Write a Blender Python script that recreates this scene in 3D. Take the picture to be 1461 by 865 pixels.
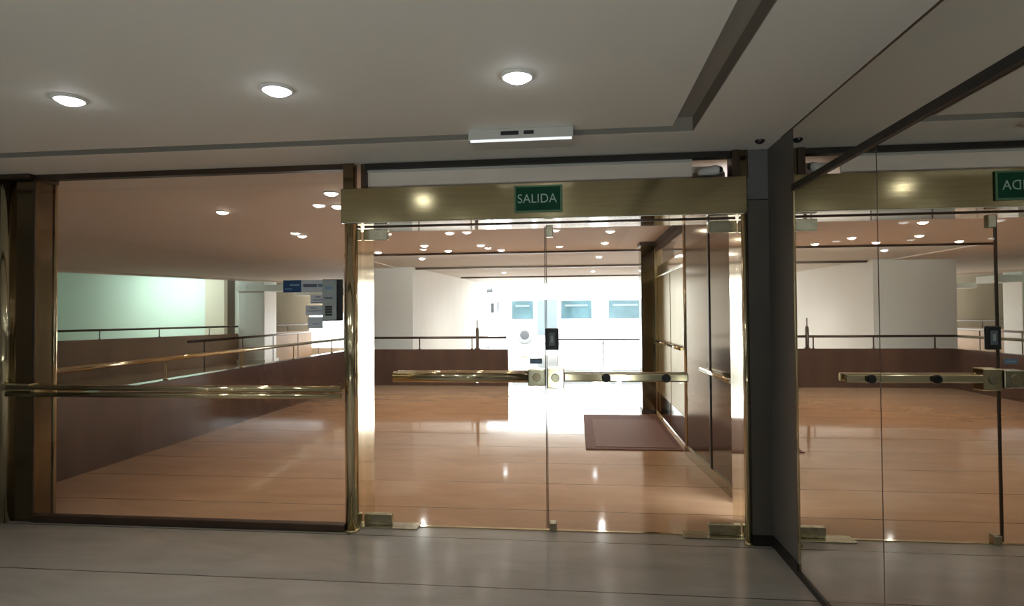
import bpy, bmesh, math, random
from mathutils import Vector, Matrix

random.seed(7)
S = bpy.context.scene
C = S.collection
for o in list(bpy.data.objects):
    bpy.data.objects.remove(o)

# ------------------------------------------------------------------ camera
F, YAW, PITCH, ROLL, D, EYE = 850.24, .1069, .0182, .0078, 4.15, 1.55
fw = Vector((-math.sin(YAW) * math.cos(PITCH), math.cos(YAW) * math.cos(PITCH), math.sin(PITCH)))
rt = Vector((math.cos(YAW), math.sin(YAW), 0))
up = rt.cross(fw)
r2 = rt * math.cos(ROLL) - up * math.sin(ROLL)
u2 = up * math.cos(ROLL) + rt * math.sin(ROLL)
cd = bpy.data.cameras.new('camera')
cam = bpy.data.objects.new('camera', cd)
C.objects.link(cam)
cd.sensor_fit = 'HORIZONTAL'
cd.sensor_width = 36.0
cd.lens = F / 1461.0 * 36.0
cd.clip_start = .05
cd.clip_end = 300
m = Matrix.Identity(4)
for i in range(3):
    m[i][0], m[i][1], m[i][2] = r2[i], u2[i], -fw[i]
m.translation = (0, -D, EYE)
cam.matrix_world = m
S.camera = cam

# ------------------------------------------------------------------ light + exposure
W = bpy.data.worlds.new('world')
S.world = W
W.use_nodes = True
bg = W.node_tree.nodes['Background']
bg.inputs['Color'].default_value = (.93, .98, 1.0, 1)
bg.inputs['Strength'].default_value = 11.0
S.view_settings.view_transform = 'Standard'
S.view_settings.look = 'None'
S.view_settings.exposure = 0.0
S.view_settings.gamma = 1.0
S.view_settings.use_curve_mapping = False
S.cycles.use_denoising = True
S.cycles.max_bounces = 10
S.cycles.glossy_bounces = 7
S.cycles.diffuse_bounces = 5
S.cycles.transparent_max_bounces = 24
S.cycles.sample_clamp_indirect = 6.0
S.cycles.caustics_reflective = False
S.cycles.caustics_refractive = False

COOL = (1.0, .99, .93)
WARM = (1.0, .73, .49)
P_CORRIDOR = 28.0      # watts of each corridor downlight
P_LOBBY = 48.0         # watts of each lobby downlight
L_DOME_COOL = 26.0
L_DOME_WARM = 20.0


def area_light(name, loc, rot, sx, sy, watts, col):
    d = bpy.data.lights.new(name, 'AREA')
    d.shape = 'RECTANGLE'
    d.size, d.size_y, d.energy, d.color = sx, sy, watts, col
    o = bpy.data.objects.new(name, d)
    o.location, o.rotation_euler = loc, rot
    C.objects.link(o)
    return o


# unseen fill spots added behind the camera to brighten the ceiling
for ux, uw in ((-5.4, 65), (-3.6, 70), (-1.8, 82), (-.3, 88), (.75, 135)):
    ud = bpy.data.lights.new('ceiling_fill', 'SPOT')
    ud.energy, ud.color, ud.spot_size, ud.spot_blend, ud.shadow_soft_size = uw, (.95, 1.0, .94), math.radians(66), 1.0, .05
    uo = bpy.data.objects.new('ceiling_fill', ud)
    uo.location, uo.rotation_euler = (ux, -6.3, .35), (math.radians(180 - 55), 0, 0)
    C.objects.link(uo)
ep = area_light('exit_portal', (.6, 17.8, 1.3), (math.radians(-90), 0, 0), 7.8, 2.6, 1, (1, 1, 1))
ep.data.cycles.is_portal = True

# ------------------------------------------------------------------ helpers
ZC = 2.64       # ceiling
XM = 1.285      # mirror wall plane
HB, HT = 2.21, 2.454   # header


def nodes(name):
    mt = bpy.data.materials.new(name)
    mt.use_nodes = True
    nt = mt.node_tree
    return mt, nt, nt.nodes['Principled BSDF']


def pmat(name, col, rough=.5, metal=0.0, noise=0.0, nscale=8.0, bump=0.0, bscale=40.0, spec=None, stretch=None, emit=None, es=0.0, coat=0.0):
    mt, nt, b = nodes(name)
    b.inputs['Base Color'].default_value = (*col, 1)
    b.inputs['Roughness'].default_value = rough
    b.inputs['Metallic'].default_value = metal
    if spec is not None:
        b.inputs['Specular IOR Level'].default_value = spec
    if coat:
        b.inputs['Coat Weight'].default_value = coat
        b.inputs['Coat Roughness'].default_value = .06
    if emit:
        b.inputs['Emission Color'].default_value = (*emit, 1)
        b.inputs['Emission Strength'].default_value = es
    geo = nt.nodes.new('ShaderNodeNewGeometry')
    vec = geo.outputs['Position']
    if stretch:
        mp = nt.nodes.new('ShaderNodeMapping')
        mp.inputs['Scale'].default_value = stretch
        nt.links.new(vec, mp.inputs['Vector'])
        vec = mp.outputs['Vector']
    if noise:
        n = nt.nodes.new('ShaderNodeTexNoise')
        n.inputs['Scale'].default_value = nscale
        n.inputs['Detail'].default_value = 4
        nt.links.new(vec, n.inputs['Vector'])
        r = nt.nodes.new('ShaderNodeValToRGB')
        r.color_ramp.elements[0].position = .3
        r.color_ramp.elements[1].position = .7
        r.color_ramp.elements[0].color = (*[max(0, c * (1 - noise)) for c in col], 1)
        r.color_ramp.elements[1].color = (*[min(1, c * (1 + noise)) for c in col], 1)
        nt.links.new(n.outputs['Fac'], r.inputs['Fac'])
        nt.links.new(r.outputs['Color'], b.inputs['Base Color'])
    if bump:
        n2 = nt.nodes.new('ShaderNodeTexNoise')
        n2.inputs['Scale'].default_value = bscale
        n2.inputs['Detail'].default_value = 2
        nt.links.new(vec, n2.inputs['Vector'])
        bp = nt.nodes.new('ShaderNodeBump')
        bp.inputs['Strength'].default_value = bump
        bp.inputs['Distance'].default_value = .01
        nt.links.new(n2.outputs['Fac'], bp.inputs['Height'])
        nt.links.new(bp.outputs['Normal'], b.inputs['Normal'])
    return mt


def marble(name, c1, c2, joint, rough, row, width, yoff, xoff=0.0, bumps=.12):
    mt, nt, b = nodes(name)
    geo = nt.nodes.new('ShaderNodeNewGeometry')
    mp = nt.nodes.new('ShaderNodeMapping')
    mp.inputs['Location'].default_value = (xoff, yoff, 0)
    nt.links.new(geo.outputs['Position'], mp.inputs['Vector'])
    br = nt.nodes.new('ShaderNodeTexBrick')
    br.offset = .5
    br.inputs['Scale'].default_value = 1.0
    br.inputs['Brick Width'].default_value = width
    br.inputs['Row Height'].default_value = row
    br.inputs['Mortar Size'].default_value = .005
    br.inputs['Mortar Smooth'].default_value = .1
    br.inputs['Color1'].default_value = (1, 1, 1, 1)
    br.inputs['Color2'].default_value = (.95, .95, .95, 1)
    br.inputs['Mortar'].default_value = (*joint, 1)
    nt.links.new(mp.outputs['Vector'], br.inputs['Vector'])
    mp2 = nt.nodes.new('ShaderNodeMapping')
    mp2.inputs['Scale'].default_value = (.55, 1.5, 1)
    nt.links.new(geo.outputs['Position'], mp2.inputs['Vector'])
    n = nt.nodes.new('ShaderNodeTexNoise')
    n.inputs['Scale'].default_value = 2.2
    n.inputs['Detail'].default_value = 7
    n.inputs['Roughness'].default_value = .62
    n.inputs['Distortion'].default_value = .8
    nt.links.new(mp2.outputs['Vector'], n.inputs['Vector'])
    r = nt.nodes.new('ShaderNodeValToRGB')
    r.color_ramp.elements[0].position, r.color_ramp.elements[1].position = .3, .72
    r.color_ramp.elements[0].color, r.color_ramp.elements[1].color = (*c1, 1), (*c2, 1)
    nt.links.new(n.outputs['Fac'], r.inputs['Fac'])
    mx = nt.nodes.new('ShaderNodeMixRGB')
    mx.blend_type = 'MULTIPLY'
    mx.inputs['Fac'].default_value = 1
    nt.links.new(r.outputs['Color'], mx.inputs['Color1'])
    nt.links.new(br.outputs['Color'], mx.inputs['Color2'])
    nt.links.new(mx.outputs['Color'], b.inputs['Base Color'])
    b.inputs['Roughness'].default_value = rough
    bp = nt.nodes.new('ShaderNodeBump')
    bp.inputs['Strength'].default_value = bumps
    bp.inputs['Distance'].default_value = .01
    n2 = nt.nodes.new('ShaderNodeTexNoise')
    n2.inputs['Scale'].default_value = 3.0
    nt.links.new(geo.outputs['Position'], n2.inputs['Vector'])
    nt.links.new(n2.outputs['Fac'], bp.inputs['Height'])
    nt.links.new(bp.outputs['Normal'], b.inputs['Normal'])
    return mt


def glassmat(name, tint, gloss_rough=.0, boost=1.0):
    mt = bpy.data.materials.new(name)
    mt.use_nodes = True
    nt = mt.node_tree
    nt.nodes.clear()
    out = nt.nodes.new('ShaderNodeOutputMaterial')
    mix = nt.nodes.new('ShaderNodeMixShader')
    lw = nt.nodes.new('ShaderNodeLayerWeight')
    lw.inputs['Blend'].default_value = .5
    pw = nt.nodes.new('ShaderNodeMath')
    pw.operation = 'POWER'
    pw.inputs[1].default_value = 5
    nt.links.new(lw.outputs['Facing'], pw.inputs[0])
    ma = nt.nodes.new('ShaderNodeMath')
    ma.operation = 'MULTIPLY_ADD'
    ma.inputs[1].default_value = .9
    ma.inputs[2].default_value = .04 * boost
    nt.links.new(pw.outputs['Value'], ma.inputs[0])
    tr = nt.nodes.new('ShaderNodeBsdfTransparent')
    tr.inputs['Color'].default_value = (*tint, 1)
    gl = nt.nodes.new('ShaderNodeBsdfGlossy')
    gl.inputs['Roughness'].default_value = gloss_rough
    nt.links.new(ma.outputs['Value'], mix.inputs['Fac'])
    nt.links.new(tr.outputs['BSDF'], mix.inputs[1])
    nt.links.new(gl.outputs['BSDF'], mix.inputs[2])
    nt.links.new(mix.outputs['Shader'], out.inputs['Surface'])
    return mt


def emat(name, col, s):
    mt = bpy.data.materials.new(name)
    mt.use_nodes = True
    nt = mt.node_tree
    nt.nodes.clear()
    out = nt.nodes.new('ShaderNodeOutputMaterial')
    e = nt.nodes.new('ShaderNodeEmission')
    e.inputs['Color'].default_value = (*col, 1)
    e.inputs['Strength'].default_value = s
    nt.links.new(e.outputs['Emission'], out.inputs['Surface'])
    return mt


M = dict(
    corridor_floor=marble('grey_marble', (.27, .25, .22), (.36, .335, .30), (.19, .175, .155), .16, .72, 400, .78 + .72 * 4, 100.3),
    lobby_floor=marble('tan_marble', (.38, .24, .15), (.48, .315, .20), (.26, .19, .14), .075, .74, 400, -1.31 + .74 * 4, 100.3, .06),
    ceiling=pmat('ceiling_paint', (.80, .79, .74), .7, noise=.015, nscale=.9),
    groove=pmat('groove_shade', (.30, .285, .25), .7, noise=.02, nscale=2),  # recess shade put into the colour, darker than the ceiling paint
    lobby_ceiling=pmat('lobby_ceiling_paint', (.85, .79, .735), .65, noise=.02, nscale=.6),
    passage_ceiling=pmat('passage_ceiling_paint', (.74, .75, .72), .6, noise=.02, nscale=.6),
    brass=pmat('polished_brass', (.70, .62, .42), .10, 1.0, noise=.06, nscale=3, bump=.02, bscale=5),
    header_brass=pmat('brushed_brass', (.36, .30, .175), .15, 1.0, noise=.07, nscale=3.0, stretch=(1, 1, 14), bump=.02, bscale=3),
    bronze=pmat('bronze_brass', (.185, .145, .09), .12, 1.0, noise=.08, nscale=2, bump=.03, bscale=3),
    gold=pmat('satin_gold_brass', (.34, .26, .085), .34, .6, noise=.08, nscale=2),
    soffit=pmat('bright_metal_soffit', (.86, .86, .84), .05, 1.0, noise=.02, nscale=2),
    dark_brass=pmat('dark_bronze', (.085, .06, .045), .35, .7, noise=.1, nscale=6),
    steel=pmat('worn_brass_fitting', (.50, .48, .36), .2, 1.0, noise=.15, nscale=25, bump=.05, bscale=60),
    black=pmat('black_plastic', (.012, .013, .016), .35, noise=.2, nscale=20),
    black_seal=pmat('black_seal', (.012, .010, .008), .5, noise=.2, nscale=20),
    grey_plastic=pmat('grey_metal_face', (.36, .41, .41), .4, noise=.05, nscale=20),
    reader_face=pmat('reader_face', (.13, .17, .21), .25, noise=.1, nscale=30),
    pillar=pmat('dark_pillar_paint', (.115, .105, .090), .45, noise=.08, nscale=3),
    pillar_top=pmat('slate_pillar_paint', (.15, .15, .155), .45, noise=.08, nscale=3),
    side=pmat('grey_wall_paint', (.13, .125, .12), .5, noise=.06, nscale=3),
    wood=pmat('red_brown_veneer', (.082, .043, .030), .2, noise=.22, nscale=3.0, stretch=(1.0, 1.0, .25), coat=.3),
    brown_matte=pmat('matte_brown_beam', (.085, .055, .042), .85, noise=.1, nscale=4, spec=.08),
    tan_wood=pmat('tan_veneer', (.30, .20, .125), .35, noise=.12, nscale=2.0, stretch=(1, 1, .3)),
    cream=pmat('cream_panel', (.86, .77, .69), .4, noise=.03, nscale=4),
    grey_wall=pmat('pale_grey_plaster', (.78, .78, .74), .6, noise=.03, nscale=2, stretch=(1, 1, .3)),
    mint=pmat('mint_wall_paint', (.66, .78, .71), .5, noise=.03, nscale=1),
    beige=pmat('beige_plaster', (.62, .55, .46), .6, noise=.03, nscale=1),
    white=pmat('white_paint', (.82, .82, .80), .45, noise=.02, nscale=4),
    white_plastic=pmat('white_plastic', (.55, .56, .53), .4, noise=.02, nscale=12),
    green=pmat('green_sign_face', (.004, .065, .03), .4, noise=.08, nscale=9, spec=.15),
    green_edge=pmat('green_sign_border', (.08, .20, .10), .3, noise=.05, nscale=9),
    letter=pmat('pale_lettering', (.42, .62, .53), .45, noise=.03, nscale=30),
    blue=pmat('blue_sticker', (.012, .06, .16), .35, noise=.08, nscale=20),
    pale_blue=pmat('pale_blue_print', (.20, .33, .50), .4, noise=.05, nscale=20),
    paper=pmat('paper_label', (.52, .57, .62), .6, noise=.04, nscale=20),
    ink=pmat('grey_ink', (.09, .11, .17), .6, noise=.05, nscale=20),
    slate=pmat('slate_blue_sticker', (.13, .20, .27), .4, noise=.08, nscale=20),
    mat_border=pmat('brown_mat_border', (.125, .055, .042), .75, noise=.2, nscale=60),
    mat_field=pmat('brown_mat_pile', (.175, .085, .066), .7, noise=.25, nscale=70, bump=.3, bscale=160),
    mirror=pmat('grey_mirror', (.80, .78, .74), .004, 1.0, noise=.01, nscale=1),
    glass=glassmat('clear_glass', (.985, .99, .985)),
    bronze_glass=glassmat('bronze_glass', (.95, .93, .88), boost=1.4),
    dome_cool=emat('cool_lamp_lens', (.90, .97, 1.0), L_DOME_COOL),
    dome_warm=emat('warm_lamp_lens', (1.0, .88, .72), L_DOME_WARM),
    led=emat('led_strip', (.95, 1.0, 1.0), 1.1),
    pavement=pmat('pale_pavement', (.66, .66, .64), .7, noise=.06, nscale=2),
    bus_paint=pmat('white_bus_paint', (.86, .87, .88), .3, noise=.02, nscale=2),
    bus_glass=pmat('blue_bus_glass', (.05, .088, .10), .1, noise=.35, nscale=1.2, spec=.2),
    bus_seat=pmat('pale_window_frame', (.10, .125, .135), .4, noise=.08, nscale=2),
    rubber=pmat('tyre_rubber', (.17, .17, .17), .8, noise=.1, nscale=20),
    post_grey=pmat('grey_street_metal', (.036, .038, .042), .5, 0, noise=.08, nscale=8),
    dark_wall=pmat('dark_wall_panel', (.03, .027, .027), .4, noise=.1, nscale=2),
    back_wall=pmat('corridor_wall_paint', (.50, .48, .44), .5, noise=.03, nscale=1),
)


def box(bm, x0, x1, y0, y1, z0, z1, bev=0.0, seg=2):
    g = bmesh.ops.create_cube(bm, size=1.0)
    vs = g['verts']
    for v in vs:
        v.co = Vector((x0 + (v.co.x + .5) * (x1 - x0), y0 + (v.co.y + .5) * (y1 - y0), z0 + (v.co.z + .5) * (z1 - z0)))
    if bev:
        es = list({e for v in vs for e in v.link_edges})
        bmesh.ops.bevel(bm, geom=es, offset=bev, segments=seg, profile=.5, affect='EDGES')
    return bm


def prism(bm, pts, z0, z1):
    """Vertical prism over a counter-clockwise footprint."""
    a = [bm.verts.new((x, y, z0)) for x, y in pts]
    b = [bm.verts.new((x, y, z1)) for x, y in pts]
    n = len(pts)
    bm.faces.new(a[::-1])
    bm.faces.new(b)
    for i in range(n):
        bm.faces.new((a[i], a[(i + 1) % n], b[(i + 1) % n], b[i]))
    return bm


def tube(bm, pts, r, n=16, cap=True):
    pts = [Vector(p) for p in pts]
    rings = []
    for i, p in enumerate(pts):
        t = (pts[min(i + 1, len(pts) - 1)] - pts[max(i - 1, 0)]).normalized()
        a = t.orthogonal().normalized() if i == 0 else (rings_a - t * rings_a.dot(t)).normalized()
        rings_a = a
        b = t.cross(a)
        rings.append([bm.verts.new(p + (a * math.cos(2 * math.pi * k / n) + b * math.sin(2 * math.pi * k / n)) * r) for k in range(n)])
    for i in range(len(rings) - 1):
        for k in range(n):
            f = bm.faces.new((rings[i][k], rings[i][(k + 1) % n], rings[i + 1][(k + 1) % n], rings[i + 1][k]))
            f.smooth = True
    if cap:
        bm.faces.new(rings[0][::-1])
        bm.faces.new(rings[-1])
    return bm


def lathe(bm, prof, cx, cy, n=28, axis='z', cz=0.0, cap=True):
    """prof: list of (radius, height). axis z: spins round the vertical; axis y: heights run along +y."""
    rings = []
    for r, h in prof:
        ring = []
        for k in range(n):
            a = 2 * math.pi * k / n
            if axis == 'z':
                ring.append(bm.verts.new((cx + r * math.cos(a), cy + r * math.sin(a), h)))
            else:
                ring.append(bm.verts.new((cx + r * math.cos(a), cy + h, cz + r * math.sin(a))))
        rings.append(ring)
    for i in range(len(rings) - 1):
        for k in range(n):
            f = bm.faces.new((rings[i][k], rings[i][(k + 1) % n], rings[i + 1][(k + 1) % n], rings[i + 1][k]))
            f.smooth = True
    if cap:
        bm.faces.new(rings[0][::-1])
        bm.faces.new(rings[-1])
    return bm


def B():
    return bmesh.new()


def wloc(o):
    v = Vector((0, 0, 0))
    while o:
        v += Vector(o.location)
        o = o.parent
    return v


def obj(name, bm, mat, parent=None, origin=None):
    """Link a bmesh (built in world coordinates) as one object, under parent when given."""
    base = wloc(parent) if parent else Vector(origin or (0, 0, 0))
    bmesh.ops.recalc_face_normals(bm, faces=bm.faces)
    bmesh.ops.translate(bm, vec=-base, verts=bm.verts)
    me = bpy.data.meshes.new(name)
    bm.to_mesh(me)
    bm.free()
    me.materials.append(mat)
    o = bpy.data.objects.new(name, me)
    C.objects.link(o)
    if parent:
        o.parent = parent
    else:
        o.location = base
    return o


def thing(name, label, cat, loc=(0, 0, 0), group=None, kind=None):
    o = bpy.data.objects.new(name, None)
    o.empty_display_size = .1
    C.objects.link(o)
    o.location = loc
    tag(o, label, cat, group, kind)
    return o


def tag(o, label, cat, group=None, kind=None):
    o['label'] = label
    o['category'] = cat
    if group:
        o['group'] = group
    if kind:
        o['kind'] = kind
    return o


def struct(name, bm, mat, label, cat):
    return tag(obj(name, bm, mat), label, cat, kind='structure')


def dup(root, loc, label, group=None):
    r = root.copy()
    C.objects.link(r)
    r.location = loc
    r['label'] = label
    if group:
        r['group'] = group
    for ch in list(root.children):
        c = ch.copy()
        C.objects.link(c)
        c.parent = r
        for g in ch.children:
            d = g.copy()
            C.objects.link(d)
            d.parent = c
    return r


def bx(*a, **k):
    return box(B(), *a, **k)


# ================================================================== SETTING
# corridor
struct('floor', bx(-6.5, XM + .05, -7.0, .16, -.1, 0), M['corridor_floor'], 'polished grey marble floor in front of the glass doors', 'floor')
struct('floor_lobby', bx(-19, 7, .16, 18.0, -.1, 0), M['lobby_floor'], 'polished tan marble floor behind the glass doors', 'floor')

GX0, GX1, GY0, GY1 = .571, .712, -.61, -.49
c = B()
box(c, -6.5, GX0, -7.0, GY0, ZC, ZC + .12)
box(c, -6.5, XM + .05, GY1, -.02, ZC, ZC + .12)
box(c, GX1, XM + .05, -7.0, GY1, ZC, ZC + .12)
struct('ceiling', c, M['ceiling'], 'off-white painted ceiling in front of the glass doors', 'ceiling')
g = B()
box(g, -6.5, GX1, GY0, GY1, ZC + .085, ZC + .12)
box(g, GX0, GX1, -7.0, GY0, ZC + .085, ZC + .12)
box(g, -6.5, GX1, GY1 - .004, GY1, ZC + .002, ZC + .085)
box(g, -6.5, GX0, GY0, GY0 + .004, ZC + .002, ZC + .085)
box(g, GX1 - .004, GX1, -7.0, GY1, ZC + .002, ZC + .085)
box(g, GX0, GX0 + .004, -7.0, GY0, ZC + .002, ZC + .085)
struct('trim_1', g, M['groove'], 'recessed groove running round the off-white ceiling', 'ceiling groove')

struct('wall_back', bx(-6.5, XM + .2, -7.15, -7.0, 0, 2.8), M['back_wall'], 'plain pale wall closing the corridor', 'wall')
struct('wall_left', bx(-6.65, -6.5, -7.0, .1, 0, 2.8), M['back_wall'], 'plain pale wall at the far left of the corridor', 'wall')
struct('wall_front_left', bx(-6.5, -4.40, -.06, .1, 0, ZC), M['dark_wall'], 'dark wall panel beside the brass pilaster', 'wall')
# wall carrying the mirrors, and its dark end
struct('wall_right', bx(XM + .012, XM + .15, -7.0, -.48, 0, 2.8), M['pillar'], 'dark backing wall behind the mirror panels', 'wall')

# lobby ceiling: beige slab, groove line, pale passage beyond
c = B()
prism(c, [(-13.2, -.02), (7.1, -.02), (7.1, 6.25), (-4.15, 6.25), (-4.15, 9.5), (-5.42, 9.5), (-5.42, 20), (-6.5, 20), (-8.9, 14.6), (-12.0, 8.0)], ZC, ZC + .12)
struct('ceiling_lobby', c, M['lobby_ceiling'], 'beige lobby ceiling dotted with warm downlights', 'ceiling')
c = B()
box(c, -4.15, 7.1, 6.25, 18, ZC + .02, ZC + .12)
struct('ceiling_passage', c, M['passage_ceiling'], 'pale ceiling over the passage to the street', 'ceiling')
t = B()
box(t, -4.15, 6.9, 6.2, 6.25, ZC - .035, ZC + .02)
box(t, -3.78, 6.9, 9.6, 9.7, ZC - .025, ZC + .02)
box(t, -3.42, 6.9, 13.4, 13.52, ZC - .02, ZC + .02)
struct('trim_2', t, M['dark_brass'], 'thin dark lines crossing the passage ceiling', 'ceiling trim')

t = B()
for (xa, ya), (xb, yb) in (((-8.9, 14.6), (-12.0, 8.0)), ((-6.5, 20), (-8.9, 14.6)), ((-12.0, 8.0), (-13.2, .1))):
    d = Vector((xb - xa, yb - ya, 0)).normalized()
    n = Vector((-d.y, d.x, 0)) * .1
    prism(t, [(xa, ya), (xb, yb), (xb + n.x, yb + n.y), (xa + n.x, ya + n.y)], ZC - .05, ZC + .1)
struct('trim_4', t, M['cream'], 'pale edge strip where the beige ceiling ends before the mint recess', 'ceiling trim')

# wall between lobby and passage, then along the passage
struct('wall_rear', prism(B(), [(-5.45, 9.4), (-3.78, 9.4), (-3.3, 17.8), (-5.45, 17.8)], 0, ZC + .02), M['grey_wall'], 'pale grey wall block behind the rear parapet', 'wall')
f = B()
box(f, 4.6, 7.0, 17.8, 18.0, 0, 2.8)
box(f, -19, -10.2, 17.8, 18.0, 0, 4.0)
box(f, -10.2, -5.45, 17.8, 18.0, 1.6, 4.0)
box(f, -10.2, -5.45, 17.8, 18.0, 0, .3)
struct('wall_far', f, M['beige'], 'beige far wall pierced by the bright street openings', 'wall')
struct('wall_lobby_right', bx(7.0, 7.15, 0, 18, 0, 2.8), M['beige'], 'beige wall at the far right of the lobby', 'wall')
struct('wall_lobby_left', bx(-19.15, -19, -.1, 18, 0, 4.0), M['mint'], 'mint wall at the far left of the lobby', 'wall')
struct('wall_lobby_front', bx(-19, -4.40, .1, .25, 0, 4.0), M['beige'], 'beige wall on the lobby side of the corridor', 'wall')
struct('wall_mint', bx(-19, -12.75, 15.2, 15.4, 0, 4.0), M['mint'], 'mint green wall glowing beyond the far balustrade', 'wall')
struct('ceiling_mint', bx(-19, -5.5, 0.1, 18, 3.3, 3.4), M['mint'], 'pale ceiling over the mint green recess', 'ceiling')
w = B()
box(w, -12.75, -12.05, 15.2, 15.4, 0, 3.3)
struct('wall_beige', w, M['beige'], 'beige wall beside the glowing mint wall', 'wall')

# parapets
def parapet(name, pts, th, ztop, mat, label):
    """Low wall along a polyline, thickness th to the left of it."""
    b = B()
    for (xa, ya), (xb, yb) in zip(pts, pts[1:]):
        d = Vector((xb - xa, yb - ya, 0)).normalized()
        n = Vector((-d.y, d.x, 0)) * th
        prism(b, [(xa, ya), (xb, yb), (xb + n.x, yb + n.y), (xa + n.x, ya + n.y)], 0, ztop)
    return struct(name, b, mat, label, 'parapet')


parapet('wall_parapet_left', [(-4.87, .25), (-4.87, 8.6)], .14, .79, M['wood'], 'red-brown veneered parapet on the left of the lobby floor')
parapet('wall_parapet_rear', [(-5.01, 8.6), (-1.46, 8.6)], .14, .79, M['wood'], 'red-brown veneered parapet across the rear of the lobby')
parapet('wall_parapet_far', [(-13.6, 5.0), (-12.45, 9.6), (-10.0, 17.6)], .14, .97, M['tan_wood'], 'tan veneered parapet below the mint wall')


def balustrade(name, pts, z, zfoot, r, spacing, mat, label, cat='handrail', ext=0.0):
    t = thing(name, label, cat, (pts[0][0], pts[0][1], zfoot))
    obj('rail', tube(B(), [(x, y, z) for x, y in pts], r), mat, t)
    for (xa, ya), (xb, yb) in zip(pts, pts[1:]):
        L = math.hypot(xb - xa, yb - ya)
        n = max(1, round(L / spacing))
        for k in range(n):
            q = (k + .35) / n
            x, y = xa + (xb - xa) * q, ya + (yb - ya) * q
            p = B()
            lathe(p, [(.03, zfoot), (.03, zfoot + .012), (.013, zfoot + .014), (.013, z)], x, y, 12)
            obj('post', p, mat, t)
    return t


balustrade('handrail', [(-4.93, .35), (-4.93, 8.55)], 1.04, .79, .028, 1.6, M['brass'], 'brass handrail along the left red-brown parapet')
rh = balustrade('handrail', [(-5.0, 8.67), (-1.5, 8.67)], 1.04, .79, .026, 1.3, M['dark_brass'], 'dark handrail along the rear red-brown parapet')
balustrade('handrail', [(-13.67, 5.0), (-12.52, 9.6), (-10.07, 17.5)], 1.21, .97, .03, 1.7, M['dark_brass'], 'dark handrail on the tan parapet below the mint wall')
# ramp rails between the parapets
balustrade('handrail', [(-8.6, 8.3), (-9.2, 17.4)], .98, 0, .03, 2.0, M['dark_brass'], 'low dark handrail of the ramp behind the left parapet')
# thick end post of the rear rail
p = B()
lathe(p, [(.06, .79), (.06, .81), (.035, .815), (.035, 1.2), (.03, 1.24), (.012, 1.26), (.012, 1.42)], -2.14, 8.67, 16)
obj('end_post', p, M['dark_brass'], rh)['label'] = 'thick dark end post rising above the rail'

# white columns and panel between the mint wall and the street glow
t = B(); prism(t, [(-11.9, 15.6), (-11.35, 15.6), (-11.35, 16.1), (-11.9, 16.1)], 0, 3.3)
tag(obj('wall_panel', t, M['white'], origin=(-11.6, 15.8, 0)), 'narrow white panel between mint wall and white column', 'wall panel')
t = thing('square_column', 'square white column beyond the far balustrade', 'column', (-10.6, 14.6, 0))
obj('shaft', bx(-11.0, -10.1, 14.3, 15.1, 0, 3.2, bev=.02), M['white'], t)
obj('plinth', bx(-11.05, -10.05, 14.25, 15.15, 0, .12), M['grey_wall'], t)
obj('capital', bx(-11.05, -9.4, 14.25, 15.15, 2.35, 2.55), M['white'], t)
tag(obj('light_beam_casing', bx(-9.9, -7.0, 15.9, 16.25, 2.25, 2.42, bev=.01), M['white'], origin=(-8.4, 16, 2.3)), 'white horizontal beam above the left street opening', 'beam')

# ================================================================== PARTITION
# brass pilaster at the left end
t = thing('brass_pilaster', 'brass pilaster at the left end of the glazed partition', 'pilaster', (-4.18, 0, 0))
obj('face_panel', bx(-4.30, -4.11, -.02, .158, 0, ZC - .036, bev=.004), M['bronze'], t)
obj('round_edge', tube(B(), [(-4.335, -.03, 0), (-4.335, -.03, ZC - .02)], .045, 20), M['brass'], t)
obj('bead', tube(B(), [(-4.108, .160, 0), (-4.108, .160, ZC - .036)], .016, 14), M['brass'], t)
obj('joint_strip', bx(-4.118, -4.104, -.026, -.012, 0, ZC - .036, bev=.002), M['dark_brass'], t)
obj('cap', bx(-4.40, -4.095, -.085, .18, ZC - .035, ZC, bev=.004), M['dark_brass'], t)

# fixed glass panel
t = thing('window_1', 'large fixed glass panel left of the doors', 'glass panel', (-2.8, 0, 0), kind='structure')
obj('pane', bx(-4.10, -1.655, -.006, .006, .05, 2.60), M['glass'], t)
obj('head_channel', bx(-4.10, -1.655, -.03, .03, 2.60, ZC), M['dark_brass'], t)
obj('sill_channel', bx(-4.10, -1.655, -.032, .032, 0, .055, bev=.006), M['dark_brass'], t)

t = thing('guard_rail', 'brass twin guard rail across the fixed glass panel', 'rail', (-2.95, -.08, .96))
for z in (1.027, .977):
    obj('rail_tube', tube(B(), [(-4.26, -.09, z), (-1.655, -.09, z)], .021, 16), M['brass'], t)
for x in (-4.04, -1.75):
    obj('bracket', bx(x - .02, x + .02, -.10, -.006, .965, 1.04, bev=.005), M['brass'], t)
obj('end_plate', bx(-4.29, -4.06, -.105, -.03, 1.0, 1.055, bev=.006), M['brass'], t)

# posts and jambs of the doorway
t = thing('brass_post', 'round brass post between fixed panel and doors', 'post', (-1.612, 0, 0))
obj('shaft', tube(B(), [(-1.612, 0, .02), (-1.612, 0, HB - .006)], .045, 28), M['brass'], t)
obj('foot_ring', lathe(B(), [(.056, 0), (.056, .014), (.047, .022)], -1.612, 0, 28), M['brass'], t)
tag(obj('jamb_lining', prism(B(), [(-1.655, .05), (-1.566, .012), (-1.598, .45), (-1.66, .45)], 0, HB), M['brass'], origin=(-1.6, .2, 0)), 'polished brass jamb lining left of the doors', 'door jamb')

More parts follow.
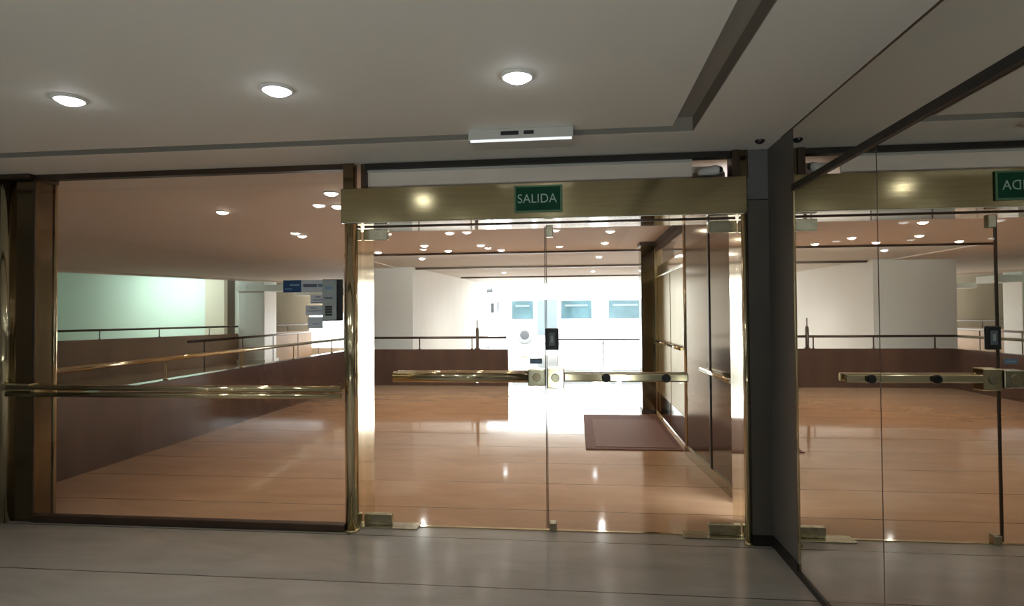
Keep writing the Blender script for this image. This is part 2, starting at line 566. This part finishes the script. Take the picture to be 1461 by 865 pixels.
t = thing('brass_post', 'slim brass post between doors and dark pillar', 'post', (1.132, 0, 0))
obj('shaft', tube(B(), [(1.130, -.012, .02), (1.130, -.012, HB - .006)], .019, 20), M['brass'], t)
obj('foot_ring', lathe(B(), [(.03, 0), (.03, .014), (.02, .022)], 1.130, -.012, 24), M['brass'], t)
tag(obj('jamb_lining', prism(B(), [(1.113, .012), (1.20, .012), (1.20, .46), (1.145, .46)], 0, HB), M['brass'], origin=(1.16, .2, 0)), 'polished brass jamb lining right of the doors', 'door jamb')

# header
t = thing('door_header', 'wide brass header box above the glass doors', 'header', (-.26, .18, HB))
obj('casing', bx(-1.665, 1.138, -.06, .42, HB, HT, bev=.003), M['header_brass'], t)
obj('soffit', bx(-1.66, 1.133, -.056, .415, HB - .004, HB + .001), M['soffit'], t)
obj('guide_track', bx(-1.56, 1.11, .128, .152, HB - .012, HB - .003, bev=.002), M['dark_brass'], t)
t = thing('transom_panel', 'cream panel between brass header and ceiling', 'panel', (-.25, .04, HT))
obj('board', bx(-1.495, .80, .03, .042, HT, 2.60), M['cream'], t)
obj('return_board', bx(.80, 1.045, .24, .252, HT, 2.60), M['cream'], t)
obj('top_bead', bx(-1.495, .80, .016, .03, 2.582, 2.60, bev=.003), M['white_plastic'], t)
obj('head_channel', bx(-1.495, 1.045, -.02, .06, 2.60, ZC - .003), M['black_seal'], t)
t = thing('upper_post', 'brown upper post standing on the left end of the header', 'post', (-1.58, 0, HT))
obj('shaft', bx(-1.655, -1.575, -.045, .03, HT, ZC, bev=.006), M['bronze'], t)
obj('return', bx(-1.535, -1.497, -.01, .1, HT, ZC, bev=.004), M['dark_brass'], t)
t = thing('end_block', 'dark brown block at the right end of the header top', 'block', (1.09, .0, HT))
obj('block', bx(1.05, 1.10, -.04, .1, HT, ZC, bev=.004), M['dark_brass'], t)
obj('side_plate', bx(1.10, 1.155, -.03, .1, HT, ZC, bev=.004), M['bronze'], t)

# security camera on the header
t = thing('security_camera', 'small white security camera on top of the brass header', 'camera', (.93, .1, HT))
obj('base', bx(.84, .96, .10, .18, HT, HT + .03, bev=.004), M['black'], t)
h = B(); lathe(h, [(.0, -.075), (.026, -.072), (.034, -.05), (.034, .05), (.026, .075), (0, .078)], .93, .09, 20, 'y', HT + .075, cap=False)
bmesh.ops.rotate(h, cent=(.93, .09, HT + .075), matrix=Matrix.Rotation(math.radians(52), 3, 'Z'), verts=h.verts)
hs = obj('housing', h, M['white'], t)
l = B(); lathe(l, [(.022, 0), (.022, .006), (.012, .01)], .989, .044, 18, 'y', HT + .075)
obj('lens', l, M['black'], hs)
obj('bracket', tube(B(), [(.93, .12, HT + .03), (.93, .11, HT + .055)], .011, 10), M['white_plastic'], t)
d = B(); lathe(d, [(.045, 0), (.05, .01), (.05, .03), (.03, .035)], 1.015, .2, 24, 'y', HT + .072)
tag(obj('wall_disc', d, M['cream'], origin=(1.015, .2, HT + .072)), 'cream round cover beside the small security camera', 'cover')

# SALIDA sign
sx0, sx1, sz0, sz1, sy = -.417, -.085, 2.247, 2.434, -.062
t = thing('exit_sign', 'green exit sign reading SALIDA on the brass header', 'sign', ((sx0 + sx1) / 2, sy, sz0))
obj('plate', bx(sx0, sx1, sy - .012, sy + .001, sz0, sz1, bev=.002), M['green_edge'], t)
obj('face', bx(sx0 + .013, sx1 - .015, sy - .014, sy - .011, sz0 + .013, sz1 - .013), M['green'], t)
cu = bpy.data.curves.new('lettering', 'FONT')
cu.body = 'SALIDA'
cu.size = .088
cu.align_x = 'CENTER'
cu.align_y = 'CENTER'
cu.extrude = .0012
cu.offset = -.0003
cu.space_character = 1.03
cu.materials.append(M['letter'])
ft = bpy.data.objects.new('text_source', cu)
C.objects.link(ft)
bpy.context.view_layer.update()
lm = bpy.data.meshes.new_from_object(ft.evaluated_get(bpy.context.evaluated_depsgraph_get()))
bpy.data.objects.remove(ft)
lt = bpy.data.objects.new('lettering', lm)
C.objects.link(lt)
lt.parent = t
lt.location = (-.008, -.0152, (sz1 - sz0) / 2 - .002)
lt.rotation_euler = (math.radians(90), 0, 0)
lt.scale = (.92, 1, 1)

# ------------------------------------------------------------------ door leaves
YD = .14
XS = -.215
ZP = 1.098


def patch(x0, x1, z0, z1, mat=None):
    return bx(x0, x1, YD - .022, YD + .022, z0, z1, bev=.004)


t = thing('door_1', 'left glass door leaf with double-tube brass push bar', 'door', (-.9, YD, 0), kind='structure')
obj('pane', bx(-1.560, XS - .004, YD - .006, YD + .006, .012, 2.182), M['glass'], t)
obj('edge_strip', bx(XS - .008, XS - .002, YD - .007, YD + .007, .02, 2.18), M['dark_brass'], t)
obj('pivot_patch', patch(-1.563, -1.38, 2.105, 2.186), M['steel'], t)
q = obj('pivot_patch', patch(-1.563, -1.355, .012, .088), M['steel'], t)
obj('floor_plate', bx(-1.575, -1.15, YD - .075, YD + .05, 0, .010, bev=.003), M['steel'], t)
for yy, zz in ((YD - .055, ZP), (YD + .055, ZP)):
    obj('push_bar', tube(B(), [(-1.325, yy, zz), (-.345, yy, zz)], .038, 24), M['brass'], t)
for x in (-1.2, -.5):
    obj('standoff', lathe(B(), [(.016, -.03), (.016, .03)], x, YD, 14, 'y', ZP), M['brass'], t)
obj('lock_case', bx(-.345, XS - .006, YD - .05, YD + .05, 1.035, 1.155, bev=.006), M['steel'], t)
lk = B(); lathe(lk, [(.026, -.058), (.03, -.05)], -.285, YD, 20, 'y', 1.098)
obj('lock_rose', lk, M['brass'], t)

t = thing('door_2', 'right glass door leaf with flat brass push bar', 'door', (.45, YD, 0), kind='structure')
obj('pane', bx(XS + .004, 1.113, YD - .006, YD + .006, .012, 2.182), M['glass'], t)
obj('edge_strip', bx(XS + .002, XS + .007, YD - .007, YD + .007, .02, 2.18), M['dark_brass'], t)
obj('pivot_patch', patch(.92, 1.115, 2.105, 2.186), M['steel'], t)
obj('pivot_patch', patch(.90, 1.115, .012, .085), M['steel'], t)
obj('floor_plate', bx(.72, 1.115, YD - .075, YD + .05, 0, .010, bev=.003), M['steel'], t)
obj('head_stop', bx(XS + .005, XS + .055, YD - .025, YD + .025, 2.10, 2.186, bev=.004), M['steel'], t)
obj('floor_stop', bx(XS + .012, XS + .065, YD - .03, YD + .03, 0, .066, bev=.008), M['steel'], t)
pb = obj('push_bar', bx(-.09, .77, YD - .062, YD - .03, 1.068, 1.128, bev=.010, seg=3), M['brass'], t)
obj('push_bar', bx(-.09, .77, YD + .03, YD + .062, 1.068, 1.128, bev=.010, seg=3), M['brass'], t)
for x in (.205, .615):
    k = B(); lathe(k, [(.024, -.088), (.03, -.082), (.03, -.062), (.018, -.060)], x, YD, 22, 'y', 1.096)
    obj('black_knob', k, M['black'], t)
for x in (.205, .615):
    obj('standoff', lathe(B(), [(.014, -.035), (.014, .035)], x, YD, 14, 'y', 1.098), M['brass'], t)
obj('lock_case', bx(XS + .008, -.088, YD - .055, YD + .055, 1.018, 1.165, bev=.006), M['brass'], t)
lk = B(); lathe(lk, [(.026, -.062), (.032, -.055)], -.15, YD, 20, 'y', 1.092)
obj('lock_rose', lk, M['steel'], t)

t = thing('card_reader', 'black card reader stuck on the right glass door', 'card reader', (-.172, YD - .02, 1.28))
obj('case', bx(-.220, -.125, YD - .034, YD - .006, 1.288, 1.445, bev=.008), M['black'], t)
obj('face', bx(-.196, -.149, YD - .037, YD - .033, 1.318, 1.415, bev=.004), M['reader_face'], t)
obj('symbol', bx(-.182, -.163, YD - .0385, YD - .0365, 1.345, 1.392, bev=.0008), M['grey_plastic'], t)
t = thing('door_sticker', 'small slate blue sticker on the left glass door', 'sticker', (-.28, YD - .01, 1.185))
obj('sheet', bx(-.334, -.246, YD - .0085, YD - .006, 1.190, 1.228), M['slate'], t)
obj('print_line', bx(-.322, -.258, YD - .0095, YD - .008, 1.203, 1.214), M['pale_blue'], t)

t = thing('threshold_strip', 'thin metal threshold strip under the doors', 'threshold', (-.2, YD, 0))
obj('strip', bx(-1.56, 1.12, YD - .012, YD + .012, 0, .006), M['brass'], t)

# ------------------------------------------------------------------ intercom and labels on the fixed glass
gy = -.0065
t = thing('intercom', 'grey intercom panel in a black frame on the fixed glass', 'intercom', (-1.75, -.02, 1.515))
obj('backplate', bx(-1.818, -1.668, gy - .02, gy, 1.508, 1.81, bev=.005), M['black'], t)
fc = obj('face', bx(-1.812, -1.706, gy - .034, gy - .018, 1.515, 1.803, bev=.006), M['grey_plastic'], t)
obj('speaker_slot', bx(-1.792, -1.738, gy - .036, gy - .033, 1.735, 1.757), M['pale_blue'], fc)
obj('name_bar', bx(-1.796, -1.734, gy - .036, gy - .033, 1.668, 1.679), M['ink'], fc)
for k in range(4):
    obj('button', bx(-1.79, -1.737, gy - .039, gy - .033, 1.548 + k * .0185, 1.561 + k * .0185, bev=.002), M['black'], fc)


def label(x0, x1, z0, z1, name, mat, lab, lines):
    t = thing(name, lab, 'sticker', ((x0 + x1) / 2, gy, z0))
    obj('sheet', bx(x0, x1, gy - .0025, gy, z0, z1), mat, t)
    for (a, b, zz, h, mt) in lines:
        obj('print_line', bx(x0 + (x1 - x0) * a, x0 + (x1 - x0) * b, gy - .0032, gy - .0024, z0 + (z1 - z0) * zz, z0 + (z1 - z0) * (zz + h)), mt, t)


label(-2.122, -1.985, 1.718, 1.807, 'notice_sticker', M['blue'], 'dark blue notice sticker on the fixed glass', [(.38, .9, .55, .12, M['pale_blue']), (.1, .5, .25, .08, M['pale_blue'])])
label(-1.983, -1.815, 1.718, 1.807, 'notice_sticker', M['paper'], 'pale notice sticker with dark bar beside the blue sticker', [(.08, .70, .42, .26, M['ink']), (.74, .96, .42, .26, M['slate'])])
label(-1.915, -1.818, 1.637, 1.697, 'paper_label', M['paper'], 'topmost small paper label beside the intercom', [(.4, .8, .72, .1, M['ink']), (.2, .95, .38, .08, M['ink']), (0.05, .95, .04, .1, M['ink'])])
label(-1.952, -1.818, 1.549, 1.622, 'paper_label', M['paper'], 'middle and widest small paper label beside the intercom', [(.2, .6, .7, .07, M['ink']), (.1, .9, .42, .06, M['ink'])])
label(-1.935, -1.820, 1.456, 1.538, 'paper_label', M['paper'], 'lowest small paper label beside the intercom', [(.3, .7, .35, .1, M['pale_blue'])])

# ------------------------------------------------------------------ dark pillar and mirrors
t = thing('dark_pillar', 'dark square pillar between glass doors and mirror wall', 'pillar', (1.22, -.1, 0))
obj('lower_face', bx(1.150, XM, -.02, .25, .07, 2.30), M['pillar'], t)
obj('upper_face', bx(1.150, XM, -.02, .25, 2.306, ZC), M['pillar_top'], t)
obj('side_panel', bx(XM, XM + .15, -.475, .25, .07, ZC), M['side'], t)
obj('plinth', prism(B(), [(1.150, -.03), (XM - .012, -.03), (XM - .012, -.475), (XM + .15, -.475), (XM + .15, .25), (1.150, .25)], 0, .07), M['black_seal'], t)

YJ = -1.457
MT = 2.262


def mirror_panel(y0, y1, z0, z1, lab):
    return tag(obj('wall_mirror', bx(XM, XM + .008, y0, y1, z0, z1), M['mirror'], origin=(XM, (y0 + y1) / 2, z0)), lab, 'mirror')


mirror_panel(YJ + .004, -.492, .03, MT, 'lower mirror panel nearest the dark pillar')
mirror_panel(-2.46, YJ - .004, .03, MT, 'lower mirror panel second from the dark pillar')
mirror_panel(-3.47, -2.468, .03, MT, 'lower mirror panel third from the dark pillar')
mirror_panel(-3.47, -.492, MT + .04, ZC - .006, 'upper mirror strip running under the ceiling')
mirror_panel(-7.0, -3.474, MT + .04, ZC - .006, 'far upper mirror panel beyond the camera position')
tag(obj('mirror_trim', bx(XM - .004, XM + .01, -.492, -.472, 0, 2.30, bev=.002), M['brass'], origin=(XM, -.48, 0)), 'slim brass strip on the edge of the mirror wall', 'trim')
tag(obj('mirror_rail', bx(XM - .012, XM + .01, -7.0, -.476, MT, MT + .04, bev=.003), M['black_seal'], origin=(XM, -2, MT)), 'black rail between lower and upper mirrors', 'rail')
tag(obj('mirror_joint', bx(XM + .001, XM + .0085, YJ - .004, YJ + .004, .03, MT), M['dark_brass'], origin=(XM, YJ, .03)), 'dark joint between first and second lower mirrors', 'joint')
struct('baseboard_right', bx(XM - .012, XM + .01, -7.0, -.476, 0, .03), M['black_seal'], 'black skirting strip under the mirror wall', 'skirting')
struct('trim_3', bx(XM - .004, XM + .01, -7.0, -.3, ZC - .006, ZC), M['dark_brass'], 'thin dark line where mirrors meet the ceiling', 'trim')

# ------------------------------------------------------------------ things on the corridor ceiling
t = thing('motion_sensor', 'white motion sensor box on the ceiling above the doors', 'sensor', (-.315, -.6, ZC))
obj('housing', bx(-.625, -.005, -.69, -.47, ZC - .062, ZC, bev=.004), M['white_plastic'], t)
obj('lens', bx(-.43, -.325, -.6935, -.688, ZC - .040, ZC - .016, bev=.002), M['black'], t)
obj('lens', bx(-.295, -.235, -.6935, -.688, ZC - .038, ZC - .016, bev=.002), M['black'], t)
obj('light_strip', bx(-.612, -.015, -.692, -.676, ZC - .074, ZC - .062, bev=.003), M['led'], t)
s = B(); lathe(s, [(.03, ZC), (.03, ZC - .01), (.016, ZC - .022), (.0001, ZC - .026)], 1.17, -.24, 20, cap=False)
tag(obj('smoke_detector', s, M['black'], origin=(1.17, -.24, ZC)), 'tiny dark sensor on the ceiling near dark pillar', 'sensor')


def downlight(x, y, z, r, ring, lens, watts, col, lab, group, spot=math.radians(140)):
    t = thing('downlight', lab, 'ceiling light', (x, y, z), group)
    a = B(); lathe(a, [(r * 1.28, z), (r * 1.28, z - .006), (r * 1.06, z - .012), (r, z - .004)], x, y, 32, cap=False)
    obj('trim_ring', a, ring, t)
    a = B(); lathe(a, [(r, z - .004), (r * .92, z - .014), (r * .7, z - .024), (r * .4, z - .031), (.0005, z - .034)], x, y, 28, cap=False)
    obj('lens', a, lens, t)
    ld = bpy.data.lights.new('lamp', 'SPOT')
    ld.energy = watts
    ld.color = col
    ld.spot_size = spot
    ld.spot_blend = 1.0
    ld.shadow_soft_size = .04
    lo = bpy.data.objects.new('lamp', ld)
    C.objects.link(lo)
    lo.parent = t
    lo.location = (0, 0, -.08)
    return t


gname = 'cool white downlights in the corridor ceiling'
d0 = downlight(-2.50, -1.45, ZC, .062, M['white'], M['dome_cool'], P_CORRIDOR, COOL, 'cool white downlight in the corridor ceiling, leftmost of three', gname)
dup(d0, (-1.42, -1.44, ZC), 'cool white downlight in the corridor ceiling, middle of three')
dup(d0, (-.257, -1.454, ZC), 'cool white downlight in the corridor ceiling, rightmost of three')
for x in (-3.65, -2.5, -1.42, -.257):
    for y in (-3.3, -5.2):
        if (x, y) != (-3.65, -1.45):
            dup(d0, (x, y, ZC), 'cool white downlight behind the camera position in the corridor ceiling')

gname = 'warm downlights in the lobby ceiling'
LOB = [
    (-2.15, .92, 'warm lobby downlight nearest the brass post, behind the fixed glass'),
    (-2.35, 1.55, 'warm lobby downlight second nearest the brass post, behind the fixed glass'),
    (-3.65, 1.68, 'warm lobby downlight behind the middle of the fixed glass'),
    (-3.70, 3.60, 'warm lobby downlight farthest back behind the fixed glass'),
    (-1.66, 3.62, 'warm lobby downlight just under the header, left of the door gap'),
    (.46, 3.80, 'warm lobby downlight nearest the right doors, above the doormat'),
    (-2.36, 5.0, 'warm lobby downlight second in the left door, over the rear parapet'),
    (-1.48, 5.1, 'warm lobby downlight middle of the left door near the dark trim line'),
    (.45, 5.1, 'warm lobby downlight second nearest above the doormat'),
    (-3.40, 5.85, 'warm lobby downlight far left in the left door beside the dark trim line'),
    (-2.15, 5.8, 'warm lobby downlight close to the dark trim line, left of centre'),
    (-1.25, 5.85, 'warm lobby downlight close to the dark trim line, near the door gap'),
    (-.55, 1.5, 'added warm fill downlight hidden behind the brass header, left one'),  # this and the next: unseen lamps added to brighten the near lobby floor
    (.55, 1.5, 'added warm fill downlight hidden behind the brass header, right one'),
    (3.0, 3.2, 'warm lobby downlight right of the brass screen, nearer one'),
    (-8.2, 3.2, 'added warm fill downlight out of view behind the brass pilaster, nearer one'),  # this and the next: unseen lamps added to brighten the lobby's left side
    (-10.5, 5.3, 'added warm fill downlight out of view behind the brass pilaster, farthest one'),
    (2.1, 5.6, 'warm lobby downlight right of the brass screen, farther one'),
]
d1 = None
for x, y, lab in LOB:
    if d1 is None:
        d1 = downlight(x, y, ZC, .058, M['white'], M['dome_warm'], P_LOBBY, WARM, lab, gname, math.radians(108))
    else:
        dn = dup(d1, (x, y, ZC), lab)
        if x == -3.65:      # a weaker bulb: the floor below it lies dark
            for ch in dn.children:
                if ch.type == 'LIGHT':
                    ch.data = ch.data.copy()
                    ch.data.energy = P_LOBBY * .12
d2 = downlight(.46, 7.6, ZC + .02, .058, M['white'], M['dome_cool'], 150, COOL, 'cool downlight in the passage ceiling above the door gap', 'cool downlights in the passage ceiling', math.radians(150))
dup(d2, (-3.0, 7.3, ZC + .02), 'cool downlight in the passage ceiling above the rear parapet')

dup(d2, (.45, 11.6, ZC + .02), 'added cool fill downlight deep in the passage ceiling, right one')  # both deep lamps added to brighten the rear walls and passage ceiling
dup(d2, (-1.9, 11.6, ZC + .02), 'added cool fill downlight deep in the passage ceiling, left one')

# unseen fill tube added behind the trim line to brighten the grey rear wall
t = thing('cove_fill', 'added fill tube hidden behind the dark trim line of the passage ceiling', 'ceiling light', (-2.2, 6.36, ZC))
obj('tray', bx(-4.1, -.3, 6.28, 6.44, ZC + .008, ZC + .02), M['white'], t)
obj('tube', tube(B(), [(-4.05, 6.36, ZC - .006), (-.35, 6.36, ZC - .006)], .011, 10), emat('cove_fill_tube', (.92, 1.0, .97), 6), t)
la = area_light('lamp', (0, 0, 0), (math.radians(82), 0, 0), 3.6, .02, 42, (.90, 1.0, .96))
la.parent = t
la.location = (0, .03, -.006)

# fluorescent tray that washes the mint wall
t = thing('fluorescent_fixture', 'fluorescent tray under the ceiling before the mint wall', 'ceiling light', (-13.7, 13.2, 3.28))
obj('tray', bx(-15.1, -12.3, 13.1, 13.3, 3.24, 3.29, bev=.01), M['white'], t)
obj('tube', bx(-15.0, -12.4, 13.15, 13.25, 3.215, 3.24, bev=.008), emat('fluorescent_tube', (.85, 1.0, .92), 12), t)
la = area_light('lamp', (-13.7, 13.2, 3.19), (math.radians(25), 0, 0), 2.6, .15, 130, (.82, 1.0, .90))
la.parent = t
la.location = (0, 0, -.11)

t = thing('fluorescent_fixture', 'added fill light tray hidden behind the white beam near the left street opening', 'ceiling light', (-8.4, 16.45, 2.44))  # unseen fixture added to brighten the far beige wall
obj('tray', bx(-9.6, -7.2, 16.38, 16.52, 2.40, 2.44, bev=.008), M['white'], t)
obj('tube', bx(-9.5, -7.3, 16.41, 16.49, 2.38, 2.40, bev=.006), emat('recess_fill_tube', (1.0, .95, .85), 6), t)
obj('hanger', tube(B(), [(-9.2, 16.45, 2.44), (-9.2, 16.45, ZC)], .008, 8), M['white'], t)
obj('hanger', tube(B(), [(-7.6, 16.45, 2.44), (-7.6, 16.45, ZC)], .008, 8), M['white'], t)
la = area_light('lamp', (0, 0, 0), (math.radians(50), 0, 0), 2.2, .1, 70, (1.0, .93, .80))
la.parent = t
la.location = (0, 0, -.075)

# ================================================================== SIDE ENTRANCE (right of the lobby)
t = thing('brass_column', 'broad bronze brass-clad column behind the right door', 'column', (1.4, 1.7, 0))
ca = B(); prism(ca, [(1.30, .85), (1.75, .85), (1.75, 2.5), (1.18, 2.5)], .1, ZC - .05)
obj('cladding', ca, M['bronze'], t)
js = B(); prism(js, [(1.236, 1.60), (1.262, 1.60), (1.262, 1.63), (1.234, 1.63)], .1, ZC - .05)
obj('joint_strip', js, M['dark_brass'], t)
obj('edge_bead', tube(B(), [(1.185, 2.51, 0), (1.185, 2.51, ZC - .02)], .022, 14), M['brass'], t)
pl = B(); prism(pl, [(1.285, .85), (1.75, .85), (1.75, 2.53), (1.160, 2.53)], 0, .1)
obj('plinth', pl, M['steel'], t)
cb = B(); prism(cb, [(1.285, .85), (1.75, .85), (1.75, 2.53), (1.160, 2.53)], ZC - .05, ZC)
obj('cornice', cb, M['dark_brass'], t)

t = thing('column_handrail', 'short bright handrail on the broad brass column', 'handrail', (1.17, 1.5, 1.0))
obj('rail', tube(B(), [(1.225, .80, .995), (1.21, 1.3, 1.0), (1.195, 1.80, 1.0)], .02, 14), M['brass'], t)
for (x, y) in ((1.216, 1.1), (1.20, 1.66)):
    obj('bracket', tube(B(), [(x, y, 1.0), (x + .075, y + .01, 1.0)], .011, 10), M['brass'], t)

t = thing('brass_column', 'narrow brown brass column at the far end of the side entrance', 'column', (1.08, 5.3, 0))
obj('cladding', bx(1.0, 1.22, 5.16, 5.5, .06, ZC - .06, bev=.006), M['bronze'], t)
obj('plinth', bx(.985, 1.235, 5.145, 5.515, 0, .06), M['dark_brass'], t)
obj('cornice', bx(.985, 1.235, 5.145, 5.515, ZC - .06, ZC), M['dark_brass'], t)

t = thing('side_screen', 'brass framed glass screen with gold doors on the right of lobby', 'glass screen', (1.25, 3.85, 0))
obj('head_beam', bx(1.20, 1.32, 2.54, 5.15, 2.53, ZC, bev=.004), M['brown_matte'], t)
obj('transom', bx(1.21, 1.30, 2.54, 5.15, 2.10, 2.24, bev=.006), M['brass'], t)
obj('upper_pane', bx(1.25, 1.258, 2.54, 5.15, 2.24, 2.53), M['bronze_glass'], t)
obj('jamb_post', bx(1.19, 1.30, 5.06, 5.14, 0, 2.53, bev=.008), M['brass'], t)
obj('jamb_post', bx(1.205, 1.30, 2.56, 2.62, 0, 2.53, bev=.008), M['brass'], t)
for (ya, yb) in ((2.80, 3.86), (3.90, 5.02)):
    dr = obj('door', bx(1.235, 1.275, ya, yb, .03, 2.09, bev=.006), M['gold'], t)
    obj('push_bar', tube(B(), [(1.19, ya + .08, 1.13), (1.19, yb - .08, 1.13)], .02, 14), M['brass'], dr)
    obj('kick_plate', bx(1.228, 1.238, ya + .03, yb - .03, .05, .35, bev=.002), M['bronze'], dr)
    obj('bar_bracket', bx(1.185, 1.24, ya + .1, ya + .14, 1.115, 1.145, bev=.004), M['brass'], dr)
obj('sidelight', bx(1.25, 1.258, 2.62, 2.79, .03, 2.09), M['bronze_glass'], t)

t = thing('doormat', 'brown doormat on the tan floor before the side entrance', 'doormat', (.65, 3.85, 0))
obj('border', bx(.095, 1.185, 2.70, 5.02, 0, .012, bev=.003), M['mat_border'], t)
obj('field', bx(.215, 1.12, 2.80, 4.60, .012, .016), M['mat_field'], t)

# ================================================================== STREET
struct('ground', bx(-40, 45, 18.0, 80, -.15, -.02), M['pavement'], 'pale sunlit pavement and street outside', 'ground')
t = thing('bus', 'white bus with blue windows standing in the street', 'bus', (1.5, 27.3, 0))
b = B()
prof = [(-3.95, .35), (-4.0, 1.1), (-3.9, 2.2), (-3.65, 2.85), (-3.3, 3.0), (7.2, 3.0), (7.4, 2.85), (7.45, .35)]
lo = [b.verts.new((x, 26.0, z)) for x, z in prof]
hi = [b.verts.new((x, 28.5, z)) for x, z in prof]
b.faces.new(lo); b.faces.new(hi[::-1])
for i in range(len(prof)):
    j = (i + 1) % len(prof)
    b.faces.new((lo[i], hi[i], hi[j], lo[j]))
bmesh.ops.recalc_face_normals(b, faces=b.faces)
bmesh.ops.bevel(b, geom=b.edges[:], offset=.06, segments=2, profile=.5, affect='EDGES')
obj('body', b, M['bus_paint'], t)
for (xa, xb) in ((-3.25, -2.15), (-.75, .78), (1.62, 3.25), (3.9, 5.4), (5.7, 7.1)):
    wn = obj('window', bx(xa, xb, 25.97, 26.02, 1.28, 2.2, bev=.012), M['bus_glass'], t)
    obj('window_vent', bx(xa + .2, xb - .2, 25.955, 25.975, 1.90, 2.0), M['bus_seat'], wn)
obj('door', bx(-1.95, -.95, 25.97, 26.02, .45, 2.25, bev=.012), M['bus_seat'], t)
ws = B(); prism(ws, [(-4.03, 26.15), (-3.96, 26.15), (-3.96, 28.35), (-4.03, 28.35)], 1.25, 2.2)
obj('windshield', ws, M['bus_glass'], t)
for x in (-2.6, 4.7):
    wl = B(); lathe(wl, [(.20, -.02), (.42, -.02), (.47, .04), (.47, .28)], x, 25.98, 24, 'y', .47)
    wo = obj('wheel', wl, M['rubber'], t)
    hb = B(); lathe(hb, [(.10, -.05), (.22, -.03), (.24, -.015)], x, 25.98, 20, 'y', .47)
    obj('hub', hb, M['post_grey'], wo)
obj('wing_mirror', bx(-4.3, -4.12, 25.7, 25.85, 1.6, 2.1, bev=.02), M['black'], t)
obj('mirror_arm', tube(B(), [(-4.2, 25.78, 2.05), (-4.15, 25.85, 2.4), (-3.85, 26.05, 2.45)], .02, 8), M['black'], t)

t = thing('street_pole', 'grey street pole with hooked top left of the bus', 'pole', (-4.35, 23.0, 0))
obj('shaft', tube(B(), [(-4.15, 23.0, 0.0), (-4.15, 23.0, 2.5), (-4.05, 23.0, 2.62), (-3.8, 23.0, 2.64)], .10, 14), M['post_grey'], t)
obj('foot', lathe(B(), [(.2, -.02), (.2, .03), (.12, .06)], -4.15, 23.0, 16), M['post_grey'], t)
t = thing('street_railing', 'low grey railing on the pavement before the bus', 'railing', (1.2, 18.6, 0))
obj('rail', tube(B(), [(-.9, 18.6, .56), (4.2, 18.6, .56)], .034, 10), M['post_grey'], t)
for x in (-.7, 1.0, 2.7, 4.1):
    obj('post', tube(B(), [(x, 18.6, -.02), (x, 18.6, .56)], .02, 10), M['post_grey'], t)
